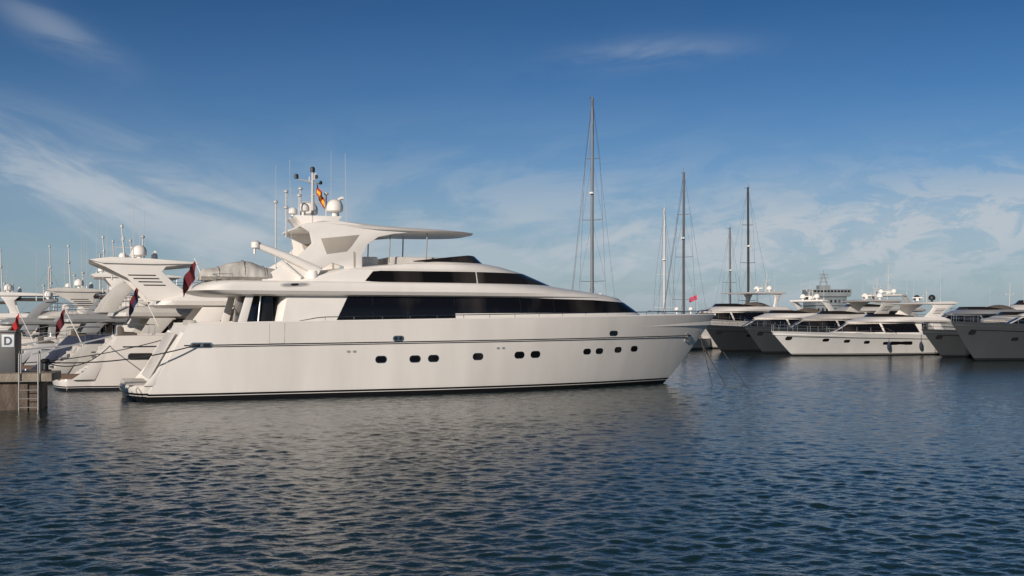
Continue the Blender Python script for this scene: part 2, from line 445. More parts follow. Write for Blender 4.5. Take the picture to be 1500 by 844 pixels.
PH.window('pilothouse_window',GLASS,Y,lambda z:7.6+(z-4.72)*.9,lambda z:12.6,lambda x:interp(x,[7,8.1,12.6],[4.80,4.72,4.71]),lambda x:interp(x,[7,8.3,12.6],[5.06,5.195,5.21]),n=14,dense=False)
PH.window('windscreen',GLASS2,Y,lambda z:12.66,lambda z:PH.xf(z)+.03,one(4.71),lambda x:5.21,n=40)
FW=Ring([5.6,6.1],[9.5,9.7],[10.9,10.9],[13.75,13.15],[1.95,1.8],p=2.3,r=.1)
FW.window('flybridge_windscreen',GLASS2,Y,lambda z:9.9,lambda z:FW.xf(z)+.0,one(5.62),lambda x:interp(x,[9.9,12.6],[5.66,5.98]),off=0.,n=40)
mb=MB(); mb.box(9.0,11.6,-1.5,1.5,5.5,5.85); mb.obj('flybridge_seating',CANVAS,Y,bevel=.08)
mb=MB(); mb.box(7.9,8.6,-1.0,-.3,5.3,5.85); mb.obj('wet_bar',WHITE,Y,bevel=.08)
ap=[(5.2,7.12),(6.6,7.26),(8.4,7.02),(10.2,6.90),(9.0,6.78),(8.3,6.62),(7.85,6.3),(7.6,5.8),(7.6,4.9),(7.0,4.9),(6.85,5.35),(6.3,5.5),(5.6,5.05),(5.1,4.62),(3.4,4.62),(3.5,4.88),(5.0,5.8),(5.5,6.3),(5.4,6.75),(5.05,6.95)]
for sd in(-1,1):
    mb=MB(); mb.prism(ap,sd*2.01-.11,sd*2.01+.11); mb.obj('radar_arch',WHITE,Y,bevel=.035)
    mb=MB(); mb.prism([(5.85,6.5),(7.5,6.70),(7.15,6.2),(6.95,5.98),(6.1,5.85)],sd*2.01-.116,sd*2.01+.116); mb.obj('arch_shade_panel',ARCHSHADE,Y,bevel=.01)  # flat panel coloured like the shaded underside of the arch
    mb=MB(); mb.prism([(7.22,6.0),(7.32,5.95),(7.32,5.2),(7.24,5.2)],sd*2.01-.116,sd*2.01+.116); mb.obj('arch_slot',ARCHSHADE,Y)
HTx=[4.95,5.3,6.0,7.0,8.2,9.5,11.0,12.2,12.75,12.95]
HTt=[6.98,7.14,7.28,7.26,7.15,7.08,7.05,7.00,6.96,6.92]
HTb=[6.93,6.95,6.98,6.94,6.88,6.87,6.87,6.89,6.90,6.90]
HTw=[1.9,2.05,2.12,2.15,2.25,2.3,2.25,2.05,1.6,.9]
rows=[]
for x,t,b,w in zip(HTx,HTt,HTb,HTw):
    half=[(0,b),(w*.85,b),(w*.98,b+(t-b)*.25),(w,b+(t-b)*.55),(w*.9,t-.02*(t>b+.1)),(w*.5,t+.02),(0,t+.03)]
    rows.append([(x,-y,z) for y,z in half]+[(x,y,z) for y,z in half[::-1][1:]])
mb=MB(); mb.grid(rows); mb.add(rows[0],[tuple(range(len(rows[0])))]); mb.add(rows[-1],[tuple(range(len(rows[0])))])
mb.obj('hardtop',WHITE,Y,ang=40)
mb=MB()
for sd in(-1,1):
    for x in(8.85,10.5): mb.tube([(x,sd*1.8,5.55),(x+.05,sd*1.85,6.9)],.03,8)
mb.parts('hardtop_post',GREYP,Y)
mb=MB(); mb.prism([(5.3,7.15),(6.7,7.2),(7.0,7.50),(7.0,7.56),(5.0,7.54),(5.0,7.48)],-1.0,1.0); mb.obj('radar_platform',WHITE,Y,bevel=.03)
dome(Y,6.75,-.75,7.72,.36); dome(Y,5.45,-.6,7.72,.24); dome(Y,6.0,.85,7.72,.36); dome(Y,5.2,.6,7.7,.2)
mb=MB(); mb.tube([(5.95,0,7.5),(5.95,0,9.5)],.08,9,.05)
mb.tube([(5.95,-.75,9.15),(5.95,.75,9.15)],.03,6); mb.tube([(5.25,0,9.2),(6.3,0,9.0)],.03,6)
mb.tube([(5.95,-.5,8.5),(5.95,.5,8.5)],.03,6); mb.tube([(5.5,0,8.2),(6.3,0,8.2)],.03,6)
for y in(-.7,.7,-.35): mb.tube([(5.95,y,9.15),(5.95,y,9.4)],.03,6)
mb.obj('signal_mast',MASTW,Y)
mb=MB(); mb.lathe((5.95,0,9.5),[(.06,0),(.1,.02),(.1,.2),(.05,.24)],10); mb.lathe((5.25,0,9.2),[(.06,0),(.09,.02),(.09,.16),(.04,.2)],10); mb.lathe((6.3,0,9.0),[(.05,0),(.07,.02),(.07,.12),(.03,.15)],10); mb.lathe((5.95,-.75,9.15),[(.05,0),(.07,.02),(.07,.12),(.03,.15)],10); mb.parts('navigation_light',BLACK,Y)
scanner(Y,7.1,.1,8.05,1.6)
for a,b_,c,d in[(7.1,.1,7.5,8.08),(5.2,-.9,7.5,8.4),(4.9,.5,6.9,8.7),(5.6,.9,7.5,8.9),(6.5,-.2,7.5,8.6),(4.7,-.6,6.6,7.9),(4.4,.2,5.6,8.2)]:
    post(Y,a,b_,c,d,.3 if a<6 else 0)
flag('courtesy_flag',Y,(6.02,-.45,9.0),.8,.5,[REDF,YELF,REDF],.8,1.1)
whip(Y,7.0,-2.0,5.3,4.8,.016,-.1); whip(Y,4.7,-1.9,5.2,4.5,.014,-.1); whip(Y,4.7,1.9,5.2,4.8,.014); whip(Y,7.2,2.0,7.0,3.8,.012)
mb=MB(); mb.tube([(5.5,-2.25,4.6),(5.5,-2.25,5.15)],.22,12); mb.tube([(5.75,-2.25,5.12),(4.4,-2.2,5.72),(3.25,-2.1,6.15)],.2,12,.13)
mb.tube([(5.0,-2.25,4.85),(4.2,-2.2,5.55)],.07,8); mb.lathe((3.2,-2.1,6.0),[(.08,0),(.19,.05),(.19,.27),(.06,.34)],12); mb.tube([(3.15,-2.1,6.1),(3.15,-2.1,5.8)],.05,6)
mb.obj('davit_crane',WHITE,Y,ang=50)
mb=MB()
pr=[(2.2,-2.75),(1.6,-2.6),(1.35,-2.0),(1.3,0),(1.35,2.0),(1.6,2.6),(2.4,2.75),(4.0,2.7)]
mb.tube([(a,b,4.95) for a,b in pr],.014,6)
for a,b in pr: mb.tube([(a,b,4.64),(a,b,4.95)],.012,5)
mb.obj('upper_rail',STEEL,Y)
mb=MB(); mb.tube([(1.25,-1.6,4.6),(.85,-1.6,5.6)],.022,6); mb.obj('flag_staff',WHITE,Y)
flag('ensign',Y,(.88,-1.6,5.55),1.0,.75,[DREDF],.75,-1.1)
def L3(s,t,z): return (O[0]+s*math.cos(TH)-t*math.sin(TH),O[1]+s*math.sin(TH)+t*math.cos(TH),z)
T=empty('tender',L3(2.65,-1.45,4.74),TH,'small boat under a pale grey cover resting on the upper deck','tender boat')
rows=[]
for i in range(34):
    a=i/33; x=-1.6+3.3*a; w=.85*max(0.02,(1-(max(0,a-.6)/.4)**2.2))**.5*(1-.15*(max(0,.2-a)/.2)); 
    hh=.40+.28*math.exp(-((a-.5)/.22)**2)+.02*math.sin(a*23)-.10*max(0,a-.7)/.3-.12*max(0,.25-a)/.25
    if i in(0,33): hh*=.5
    ring=[]
    for k in range(19):
        th=math.pi*k/18; y=-w*math.cos(th); z=hh*math.sin(th)**.75*(1+.03*math.sin(9*a+5*th))
        ring.append((x+.02*math.sin(k*2.+i),y*(1+.02*math.sin(i*1.9)),z+.12))
    rows.append([(x,-w*.6,-.03)]+ring+[(x,w*.6,-.03)])
mb=MB(); mb.grid(rows); mb.add(rows[0],[tuple(range(21))]); mb.add(rows[-1],[tuple(range(21))]); mb.obj('boat_cover',CANVAS,T,ang=60)
mb=MB(); mb.box(-1.0,-.8,-.6,.6,-.04,.2); mb.box(.6,.8,-.5,.5,-.04,.2); mb.parts('cradle',BLACK,T)
mb=MB(); 
for a,hz in((-.9,.42),(0.1,.70),(.9,.48)): mb.tube([(a,-.86*math.cos(t),.125+hz*math.sin(t)**.75) for t in np.linspace(.05,math.pi-.05,16)],.012,5)
mb.parts('lashing_strap',ROPE,T)

# ================================================================= GENERIC YACHTS
OFFW=paint('offwhite_gelcoat',(.56,.54,.51),.35,.08)
DKW=paint('silver_gelcoat',(.34,.35,.36),.3,.08,metal=.2)
def yacht(pos,rot,L,B,z0,z1,hullcol,label,group,hard=0.,dome_mat=WHITE,seed=0,boot=.2,super_mat=WHITE,whips=2,mast=1.,ensign=None,scale_z=1.,glass=GLASS,nport=3,arch=0,cover=False,hullwin=False,hf=0.,bimini=False,cockpit=CANVAS,domes=2,ax=.17,ez=None,stern=False):
    rs=random.Random(seed)
    E=empty('motor_yacht',pos,rot,label,'yacht',group)
    hm=hullmat('hull_paint',hullcol,boot)
    h=Hull(L,L*.885,B,[0,.3,.7,1],[z0,z0+.12*(z1-z0),z0+.6*(z1-z0),z1],xs0=-.5,xs1=.6,u0d=.4,u0w=.28,pd=2.3,dk=.3)
    h.build(hm,E)
    pl=Ring([-.3,.2,.42,.5],[-2.0,-2.1,-2.15,-2.1],[1.]*4,[3.]*4,[B*.42]*4,r=.7); pl.build('swim_platform',hm,E)
    mb=MB(); mb.box(-1.95,-.3,-B*.38,B*.38,.503,.525); mb.obj('platform_deck',TEAK,E,bevel=.004)
    s=scale_z; zd=z0-.3; k=L/24
    for sd in(-1,1):
        mb=MB()
        P=[(-.75,.5)]
        for i in range(4):
            P+=[(-.75+i*.3,.5+(z0-.6)*(i+1)/4),(-.45+i*.3,.5+(z0-.6)*(i+1)/4)]
        P+=[(.45,.5)]
        mb.prism(P,sd*B*.34-.35,sd*B*.34+.35); mb.obj('transom_steps',SHADEW,E,bevel=.02)
        mb=MB(); mb.prism([(-1.3,.48),(-.3,.48),(.3,z0*.7),(.9,z0),(.5,z0),(-.1,z0*.72),(-.7,.9)],sd*B*.44-.07,sd*B*.44+.07); mb.obj('quarter_fairing',hm,E,bevel=.04)
    mb=MB(); mb.prism([(-.28,.75),(-.2,.75),(.42,z0-.15),(.34,z0-.15)],-B*.2,B*.2); mb.obj('garage_door',SHADEW,E,bevel=.02)
    ht=(1.25*s); zt=z0+ht
    f=[.80-hf,.775-hf,.72-hf,.655-hf*.8,.63-hf*.8]
    hs=Ring([zd,z0+.1,z0+.55*s,zt-.1,zt],[.26*L]*5,[(.44-hf)*L]*5,[a*L for a in f],[B*.40,B*.40,B*.385,B*.36,B*.34],p=2.)
    hs.build('deckhouse',super_mat,E)
    hs.window('side_window',glass,E,lambda z:.29*L+(z-z0)*.5,lambda z:(.52-hf*.6)*L+(z-z0)*.2,one(z0+.30*s),one(zt-.08),n=12,dense=False)
    hs.window('windscreen',glass,E,lambda z:(.53-hf*.6)*L+(z-z0)*.2,lambda z:hs.xf(z)+.02,lambda x:interp(x,[.5*L,.78*L],[z0+.34*s,z0+.42*s]),one(zt-.08),n=30)
    zf=zt-.03
    fb=Ring([zf,zf+.12,zf+.3*s,zf+.58*s,zf+.62*s],[.10*L,.085*L,.09*L,.12*L,.13*L],[.34*L]*5,[(a-hf*.8)*L for a in(.645,.65,.61,.55,.53)],[B*.36,B*.42,B*.43,B*.39,B*.36],p=2.2,r=.8)
    fb.build('flybridge',super_mat,E,ang=30)
    zz=zf+.58*s; q=hf*.8
    fw=Ring([zz,zz+.5*s],[(.36-q)*L,(.37-q)*L],[(.40-q)*L]*2,[(.54-q)*L,(.50-q)*L],[B*.36,B*.33],p=2.2,r=.1)
    fw.window('flybridge_windscreen',GLASS2,E,lambda z:(.36-q)*L,lambda z:fw.xf(z),one(zz),lambda x:interp(x,[(.36-q)*L,(.48-q)*L],[zz+.05,zz+.34*s]),off=0.,n=26)
    mb=MB(); mb.box(.24*L,.262*L,-B*.36,B*.36,zd,zt-.06); mb.obj('saloon_door',GLASS,E,bevel=.01)
    mb=MB()
    for sd in(-1,1): mb.prism([(.13*L,zd),(.17*L,zd),(.24*L,zt+.02),(.18*L,zt+.02)],sd*B*.385-.05,sd*B*.385+.05)
    mb.parts('cockpit_pillar',super_mat,E,bevel=.02)
    mb=MB(); mb.prism([(.7,zd),(1.5,zd),(1.5,zd+.42),(.95,zd+.45),(.9,zd+.7),(.7,zd+.7)],-B*.25,B*.25); mb.obj('cockpit_sofa',cockpit,E,bevel=.06)
    rail(h,E,.45*L,L-.15,.55,1.5,'bow_rail',mid=True)
    for sd in(-1,1):
        for i in range(nport):
            x=L*(.5+.28*i/max(1,nport-1)) ; port_part(h,E,x,z0*.62+.1*i,.5,.2,sd)
        if hullwin:
            mb=MB(); h.stadium(mb,L*.42,z0*.62,2.4,.3,.012,sd); mb.obj('hull_window',GLASS,E)
        mb=MB(); h.stadium(mb,L*.93,z1*.72,.5,.34,.015,sd); mb.obj('anchor_pocket',BLACK,E)
        mb=MB(); mb.tube([(h.x(u,h.zs(u)*.8),sd*(h.hb(u,h.zs(u)*.8)+.01),h.zs(u)*.8) for u in np.linspace(.02,.96,30)],.03,6); mb.obj('rub_rail',STEEL,E)
    ztop=zz; x0=ax*L; a=k**.5
    if arch is not None:
        arch_part(E,x0,zz-.1,1.05*a,.95*s,B*.36,hard=hard,mat=super_mat,style=arch)
        ztop=zz-.1+(1.75,1.68,1.9)[arch]*.95*s; xd=x0+(.9,2.1,.8)[arch]*a
        if domes>0: dome(E,xd,-.9,ztop+.15,.33*a,mat=dome_mat)
        if domes>1: dome(E,xd,.9,ztop+.15,.33*a,mat=dome_mat)
        if dome_mat is WHITE: dome(E,xd-.7 if arch!=1 else xd,0.35,ztop+.1,.18)
        scanner(E,xd+(.7 if arch!=1 else 0),-.1 if arch!=1 else 0,ztop+.05,1.2)
        post(E,xd-.3,-.4,ztop-.1,ztop+rs.uniform(.5,1.1)); post(E,xd+.2,.5,ztop-.1,ztop+rs.uniform(.5,1.3),.2)
    if mast>0:
        mb=MB(); xx=x0+(.3 if arch!=1 else 2.); mh=1.5*mast
        mb.tube([(xx,0,ztop-.3),(xx-.15,0,ztop+mh)],.05,8,.03); mb.tube([(xx-.1,-.45,ztop+mh*.6),(xx-.1,.45,ztop+mh*.6)],.02,6); mb.tube([(xx-.5,0,ztop+mh*.4),(xx+.3,0,ztop+mh*.4)],.02,6)
        for y in(-.42,.42): mb.lathe((xx-.1,y,ztop+mh*.6),[(.03,0),(.06,.03),(.06,.15),(.02,.2)],8)
        mb.lathe((xx-.15,0,ztop+mh),[(.04,0),(.07,.03),(.07,.14),(.02,.18)],8)
        mb.obj('signal_mast',MASTW,E)
    for i in range(whips):
        whip(E,x0+rs.uniform(-.2,1.4)+(1.2 if arch==1 else 0),(-1)**i*(B*.36-.1),ztop-.1 if arch is not None else zz-.2,rs.uniform(1.4,4.2),.018)
    if stern:
        mb=MB(); pr=[(.26*L,-B*.38),(.15*L,-B*.37),(.125*L,-B*.25),(.12*L,0),(.125*L,B*.25),(.15*L,B*.37),(.26*L,B*.38)]
        for dz in(.3,.55): mb.tube([(a_,b_,zz+dz) for a_,b_ in pr],.016,5)
        for a_,b_ in pr: mb.tube([(a_,b_,zz-.1),(a_,b_,zz+.55)],.014,5)
        mb.obj('flybridge_rail',STEEL,E)
        mb=MB(); mb.tube([(.17*L,-.5,zz+.25),(.17*L,.5,zz+.25)],.24,12); mb.obj('liferaft_canister',WHITE,E,bevel=.04)
        mb=MB(); mb.prism([(.4,z0-.1),(-3.0,1.5),(-3.0,1.56),(.4,z0-.03)],B*.1-.2,B*.1+.2)
        for dy in(-.2,.2): mb.tube([(.3,B*.1+dy,z0+.7),(-2.8,B*.1+dy,2.3)],.012,5)
        mb.obj('gangway',GREYP,E)
        mb=MB()
        for sd in(-1,1): mb.tube([(.5,sd*B*.42,z0),(.5,sd*B*.42,z0+.5),(2.2,sd*B*.45,z0+.5),(2.2,sd*B*.45,z0)],.018,6)
        mb.parts('cockpit_rail',STEEL,E)
        for sd in(-1,1):
            mb=MB(); h.stadium(mb,1.6,z0*.62,1.1,.3,.014,sd); mb.obj('engine_air_grille',BLACK,E)
    if bimini:
        mb=MB(); P=[]
        for i in range(9):
            x=.22*L+i*.38
            P.append([(x,-B*.34*math.cos(t),zz+1.05*s+.2*math.sin(t)) for t in np.linspace(0,math.pi,9)])
        mb.grid(P); mb.obj('bimini',TAUPE,E)
        mb=MB()
        for sd in(-1,1):
            for x in(.22*L,.22*L+3.): mb.tube([(x,sd*B*.34,zz-.1),(x,sd*B*.34,zz+1.05*s)],.02,5)
        mb.parts('bimini_pole',STEEL,E)
    if ensign:
        if ez: xe_,ze_=.10*L,zz+ez
        else: xe_,ze_=.45,z0+1.9
        mb=MB(); mb.tube([(xe_,-B*.3,ze_-2.0),(xe_-.9,-B*.3,ze_)],.025,6); mb.obj('flag_staff',WHITE,E)
        flag('ensign',E,(xe_-.87,-B*.3,ze_-.05),1.1,.75,ensign,.8,-.9)
    if cover:
        mb=MB(); rr=[]
        for i in range(20):
            aa=i/19; x=.2*L+aa*3.; hh=.55*math.sin(math.pi*min(.97,max(0.03,aa)))**.5
            rr.append([(x,-1.1*math.cos(t),zz+hh*math.sin(t)**.8) for t in np.linspace(0,math.pi,13)])
        mb.grid(rr); mb.obj('canvas_cover',TAUPE,E)
    for sd in(-1,1):
        for i in range(3):
            x=L*(.15+.17*i); fender(E,x,sd*(h.at(x,1.)+.17),.45)
    return E
def loc(s,t): return L3(s,t,0)
GL='yachts moored stern-to along the quay'
c0=(.68,.65,.62)
yacht(loc(-2.4,7.2),TH-R(1),24,6.0,2.4,3.1,c0,'white flybridge yacht with swept slatted arch and dark ensign',GL,hard=.1,seed=1,ensign=[DREDF,BLUEF],ez=.55,scale_z=1.04,whips=2,cockpit=TAUPE,ax=.03,cover=True,stern=True)
yacht(loc(-3.7,13.0),TH+R(3),20,5.2,1.9,2.7,(.50,.49,.47),'pale flybridge yacht with slim raked arch and dark ensign',GL,seed=2,ensign=[DREDF],scale_z=1.04,whips=3,mast=1.2,arch=1,cockpit=NAVY,cover=True,domes=1,ax=.05,super_mat=OFFW,stern=True)
yacht(loc(-4.4,18.6),TH-R(1),22,5.6,2.2,3.0,(.05,.06,.10),'hardtop yacht with shade painted into navy hull, twin satellite domes, moored stern-to',GL,hard=0.,seed=3,scale_z=1.0,whips=3,mast=1.3,arch=2,ax=.1,stern=True,cockpit=TAUPE,cover=True)  # navy hull colour painted in for shadow among the moored boats
yacht(loc(-6.2,24.2),TH+R(4),18,4.9,1.7,2.4,(.5,.51,.53),'silver grey yacht with brown bimini and tall signal mast',GL,seed=4,scale_z=.95,mast=2.0,ensign=[REDF],arch=1,bimini=True,cockpit=TAUPE,domes=1,super_mat=DKW,stern=True,whips=3)
yacht(loc(-7.4,29.6),TH-R(2),20,5.2,1.9,2.7,c0,'white flybridge yacht with slatted arch and single dome',GL,seed=5,mast=1.8,scale_z=.95,domes=1,whips=4,super_mat=OFFW,stern=True,cover=True)
yacht(loc(-9.8,35.2),TH+R(2),17,4.8,1.6,2.3,(.03,.04,.08),'motor yacht with hull coloured dark as shade, covered flybridge, moored stern-to',GL,seed=6,mast=2.4,scale_z=.88,arch=1,cover=True,domes=1,super_mat=DKW,whips=3)  # dark hull colour takes the place of shadow over this row
yacht(loc(-12,41),TH,20,5.4,1.9,2.6,c0,'white hardtop yacht with radar mast and whip antennas',GL,seed=7,mast=2.,scale_z=.9,arch=2,bimini=True,whips=4)
yacht(loc(-15,47.5),TH-R(2),18,5.0,1.8,2.5,(.12,.13,.15),'charcoal motor yacht with brown canopy, moored stern-to',GL,seed=21,mast=1.8,scale_z=.88,arch=None,bimini=True,super_mat=OFFW)
yacht(loc(-18,54),TH+R(3),18,5.0,1.7,2.4,(.4,.4,.4),'grey motor yacht with raked arch, moored stern-to',GL,seed=8,mast=2.4,scale_z=.9,arch=1,super_mat=OFFW)
yacht(loc(-22,64),TH,19,5.2,1.7,2.4,c0,'white motor yacht with slatted radar arch, moored stern-to',GL,seed=9,mast=2.4,scale_z=.9,arch=0)

GR='yachts moored side by side across the basin'
def rowyacht(bx,by,a,L,*args,**kw):
    sx=bx+L*math.cos(R(a)); sy=by+L*math.sin(R(a))
    return yacht((sx,sy,0),math.pi+R(a),L,*args,**kw)
rowyacht(13.6,111,36,22,6.0,2.6,3.4,c0,'large white flybridge yacht with covered seating, moored bow out',GR,seed=11,hard=.8,mast=1.3,scale_z=1.0,arch=2,cover=True)
rowyacht(18.0,103,34,20,5.6,2.0,2.5,(.025,.03,.036),'dark grey hulled flybridge yacht with white superstructure, moored bow out',GR,seed=12,mast=1.0,nport=4,arch=1,scale_z=.92,cover=True)  # hull colour kept dark to stand in for shade on its side
rowyacht(20.6,97.5,31,21,5.4,1.9,2.5,(.045,.052,.06),'grey hulled flybridge yacht with pale radar arch and domes',GR,seed=13,mast=1.2,scale_z=.92,arch=0,super_mat=OFFW)  # grey put into the hull for the shade it lies in
rowyacht(21.6,91.5,24,20,5.6,1.7,2.1,(.62,.62,.61),'white sport yacht with broad dark windows and black domes',GR,seed=14,dome_mat=BLACK,mast=0,scale_z=.88,nport=4,hullwin=True,hf=.07,hard=.2,ax=.12)
rowyacht(33.0,88.5,25,20,5.6,1.85,2.3,(.05,.056,.064),'dark grey hulled yacht with brown bimini and steel rails',GR,seed=15,scale_z=.88,mast=1.0,arch=None,super_mat=OFFW,bimini=True)  # shaded hull side given by a dark grey colour
rowyacht(32.4,81,26,22,6.0,2.3,2.95,(.06,.067,.075),'grey hulled yacht with pale deckhouse and stainless bow rail',GR,seed=16,hullwin=True,scale_z=.85,arch=1)  # hull coloured grey to look as if in shadow
rowyacht(45,113,30,26,6.6,2.8,3.7,c0,'tall white motor yacht with radar mast behind smaller yachts',GR,seed=17,mast=2.6,scale_z=1.1,hard=.8,arch=2,domes=2)
rowyacht(29,118,34,24,6.4,2.7,3.4,c0,'tall white motor yacht with satellite domes behind smaller yachts',GR,seed=18,mast=2.4,scale_z=.98,super_mat=OFFW,arch=1)
rowyacht(38,108,32,22,6.0,2.4,3.1,(.5,.5,.5),'silver yacht with covered flybridge behind smaller yachts',GR,seed=19,mast=1.8,scale_z=.92,arch=None,cover=True,super_mat=DKW)

# ================================================================= SAILING YACHTS
GS='sailing yachts with bare masts'
def sail(pos,rot,L,H_,label,mat=ALU,spread=3,doms=True,furl=False):
    E=empty('sailing_yacht',pos,rot,label,'sailing boat',GS)
    h=Hull(L,L*.86,L*.24,[0,.5,1],[1.15,1.1,1.45],xs0=.9,xs1=0,dk=.05); h.build(hullmat('sail_hull_paint',(.74,.73,.71),.18),E)
    cb=Ring([1.0,1.3,1.55,1.6],[.25*L]*4,[.5*L]*4,[.72*L,.70*L,.64*L,.62*L],[L*.075,L*.075,L*.065,L*.055]); cb.build('cabin',WHITE,E)
    cb.window('cabin_window',GLASS,E,lambda z:.3*L,lambda z:.58*L,one(1.3),one(1.46),n=12,dense=False)
    xm=.56*L; mb=MB(); mb.tube([(xm,0,1.),(xm,0,H_*.5),(xm-.1,0,H_)],.17,10,.12); mb.obj('mast',mat,E)
    mb=MB(); 
    sp=[H_*(.28+.24*i) for i in range(spread)]
    for i,z in enumerate(sp): 
        w=1.2-.25*i; mb.tube([(xm-.15,-w,z+.05),(xm,0,z),(xm-.15,w,z+.05)],.03,6)
    mb.parts('spreader',mat,E)
    mb=MB(); mb.tube([(xm-.4,-.3,H_-.1),(xm+.5,.0,H_+.0)],.02,5); mb.tube([(xm,0,H_-.05),(xm,0,H_+.5)],.015,5); mb.obj('wind_vane',mat,E)
    mb=MB(); mb.lathe((xm+.2,0,H_*.62),[(.05,0),(.22,.05),(.22,.2),(.05,.25)],10); mb.obj('mast_radar',WHITE,E)
    mb=MB(); mb.tube([(xm,0,2.3),(.12*L,0,2.2)],.09,8); mb.obj('boom',mat,E)
    mb=MB(); mb.tube([(xm-.15,0,2.5),(xm*.6,0,2.48),(.14*L,0,2.36)],.2,8,.12); mb.obj('sail_cover',NAVY,E)
    mb=MB(); 
    for sd in(-1,1):
        pts=[(xm-.2,sd*L*.08,1.15)]+[(xm-.15,sd*(1.2-.25*i),z+.05) for i,z in enumerate(sp)]+[(xm-.1,0,H_-.1)]
        mb.tube(pts,.010,4); mb.tube([(xm-.6,sd*L*.08,1.15),(xm,0,sp[0])],.009,4)
        for i in range(spread-1): mb.tube([(xm-.15,sd*(1.2-.25*i),sp[i]+.05),(xm,0,sp[i+1])],.007,4)
    mb.tube([(L-.1,0,1.5),(xm,0,H_-.2)],.012,4); mb.tube([(.15,0,1.3),(xm-.1,0,H_-.05)],.009,4)
    mb.obj('rigging',ROPE,E)
    if furl: mb=MB(); mb.tube([(L-.4,0,1.9),(xm+.35,0,H_*.90)],.035,6,.018); mb.obj('furled_sail',GREYP,E)
    if doms:
        for y in(-.75,.75): dome(E,xm-.1,y,sp[0]*.78,.24,ped=.6)
        mb=MB(); mb.tube([(xm-.1,-.75,sp[0]*.78-.55),(xm-.05,0,sp[0]*.78-.6),(xm-.1,.75,sp[0]*.78-.55)],.04,6); mb.obj('dome_bracket',mat,E)
    return E
def sailat(mx,my,rot,L,H_,*a,**k):
    xm=.56*L; return sail((mx-xm*math.cos(rot),my-xm*math.sin(rot),0),rot,L,H_,*a,**k)
sailat(7.3,100,R(251),19,23.3,'large sailing yacht with tall grey mast and satellite domes',mat=ALU,furl=True)
sailat(17.5,112,R(242),16,18.1,'sailing yacht with grey mast and furled headsail',mat=ALU,furl=True)
sailat(17.2,124,R(255),14,15.6,'sailing yacht with slim white mast',mat=MASTW,spread=2,doms=False)
sailat(28.2,131,R(285),16,18.8,'sailing yacht with dark mast and spreaders',mat=ROPE,doms=False)
sailat(29.0,146,R(280),14,15.2,'sailing yacht with slim grey mast and dome bracket',mat=ALU,spread=2)
sailat(-60,160,R(60),14,12.5,'sailing yacht with white mast moored far along the quay',mat=MASTW,spread=2,doms=False)
sailat(-75,178,R(60),13,11.5,'sailing yacht with slim mast moored far along the quay',mat=MASTW,spread=2,doms=False)
E=empty('pennant_staff',(19.0,112.5,2.6),0,'pink pennant on a thin staff above the moored yachts','flag')
mb=MB(); mb.tube([(0,0,0),(0,0,3.1)],.03,6); mb.obj('staff',MASTW,E)
flag('pennant',E,(-.0,0,3.0),1.1,.5,[PINKF],.3,-1.)

# ================================================================= SHIP
S=empty('ship',(86,302,0),R(4),'grey ship with boxy bridge block, bridge wings and lattice mast','ship')
S.scale=(.86,.86,.9)
SM=paint('ship_paint',(.17,.20,.22),.6,.2,nscale=.4)
SM2=paint('ship_paint_pale',(.23,.26,.28),.6,.2,nscale=.4)
mb=MB(); mb.box(-5,5,-6,6,2,10.0); mb.obj('accommodation_block',SM,S,bevel=.1)
for z in(5.,7.4):
    mb=MB(); mb.box(-5.5,5.5,-6.4,6.4,z,z+.2); mb.obj('deck_edge',SM2,S)
mb=MB(); mb.prism([(-6.0,10.02),(6.0,10.02),(6.3,11.0),(6.3,12.2),(-6.3,12.2),(-6.3,11.0)],-6.6,3); mb.obj('bridge',SM2,S,bevel=.05)
mb=MB(); 
for i in range(11): mb.box(-5.8+i*1.08,-5.0+i*1.08,-6.63,-6.58,11.3,11.9)
for r_ in(3.3,5.7,8.2):
    for i in range(7): mb.box(-4.4+i*1.35,-3.8+i*1.35,-6.05,-5.98,r_,r_+.8)
mb.parts('window',GLASS,S)
mb=MB(); mb.box(-2.2,1.4,-1.4,1.4,12.2,13.5)
mb.tube([(-1.6,0,13.5),(-.5,0,17.2)],.18,6); mb.tube([(.8,0,13.5),(-.3,0,17.2)],.18,6)
for z in(14.6,15.8,16.8): mb.tube([(-1.8,0,z),(1.2,0,z)],.12,6)
mb.tube([(-.4,0,17.2),(-.4,0,18.2)],.1,6); mb.obj('mast',SM2,S)
mb=MB(); mb.prism([(-14,-.5),(30,-.5),(34,4),(-14,3.2)],-7,7); mb.obj('hull',hullmat('ship_hull',(.08,.10,.12),.5),S,bevel=.4)

# ================================================================= QUAY
def setstruct(o): o['kind']='structure'
QX,QY=-16.05,38.3
def qobj(o): o.location=(QX,QY,0); o.rotation_euler=(0,0,R(14)); setstruct(o)
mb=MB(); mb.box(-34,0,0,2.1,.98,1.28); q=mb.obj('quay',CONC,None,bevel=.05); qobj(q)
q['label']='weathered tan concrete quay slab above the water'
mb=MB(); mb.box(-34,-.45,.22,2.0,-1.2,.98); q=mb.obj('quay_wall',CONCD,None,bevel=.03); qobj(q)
q['label']='dark mottled concrete quay wall'
def Q3(a,b,z): return (QX+a*math.cos(R(14))-b*math.sin(R(14)),QY+a*math.sin(R(14))+b*math.cos(R(14)),z)
E=empty('boarding_ladder',Q3(-.75,-.06,0),R(14),'steel boarding ladder with tall handrails fixed to quay edge','ladder')
LM=paint('galvanised_tube',(.38,.38,.37),.4,.2,metal=.3)
for x in(-.31,.31):
    mb=MB(); mb.tube([(x,0,-.4),(x,0,1.4),(x,.02,1.95),(x,.2,2.05),(x,.36,1.95),(x,.36,1.28)],.022,8); mb.obj('handrail',LM,E)
mb=MB()
for z in(-.2,.1,.4,.7,1.0): mb.tube([(-.31,0,z),(.31,0,z)],.016,6)
mb.parts('rung',LM,E)
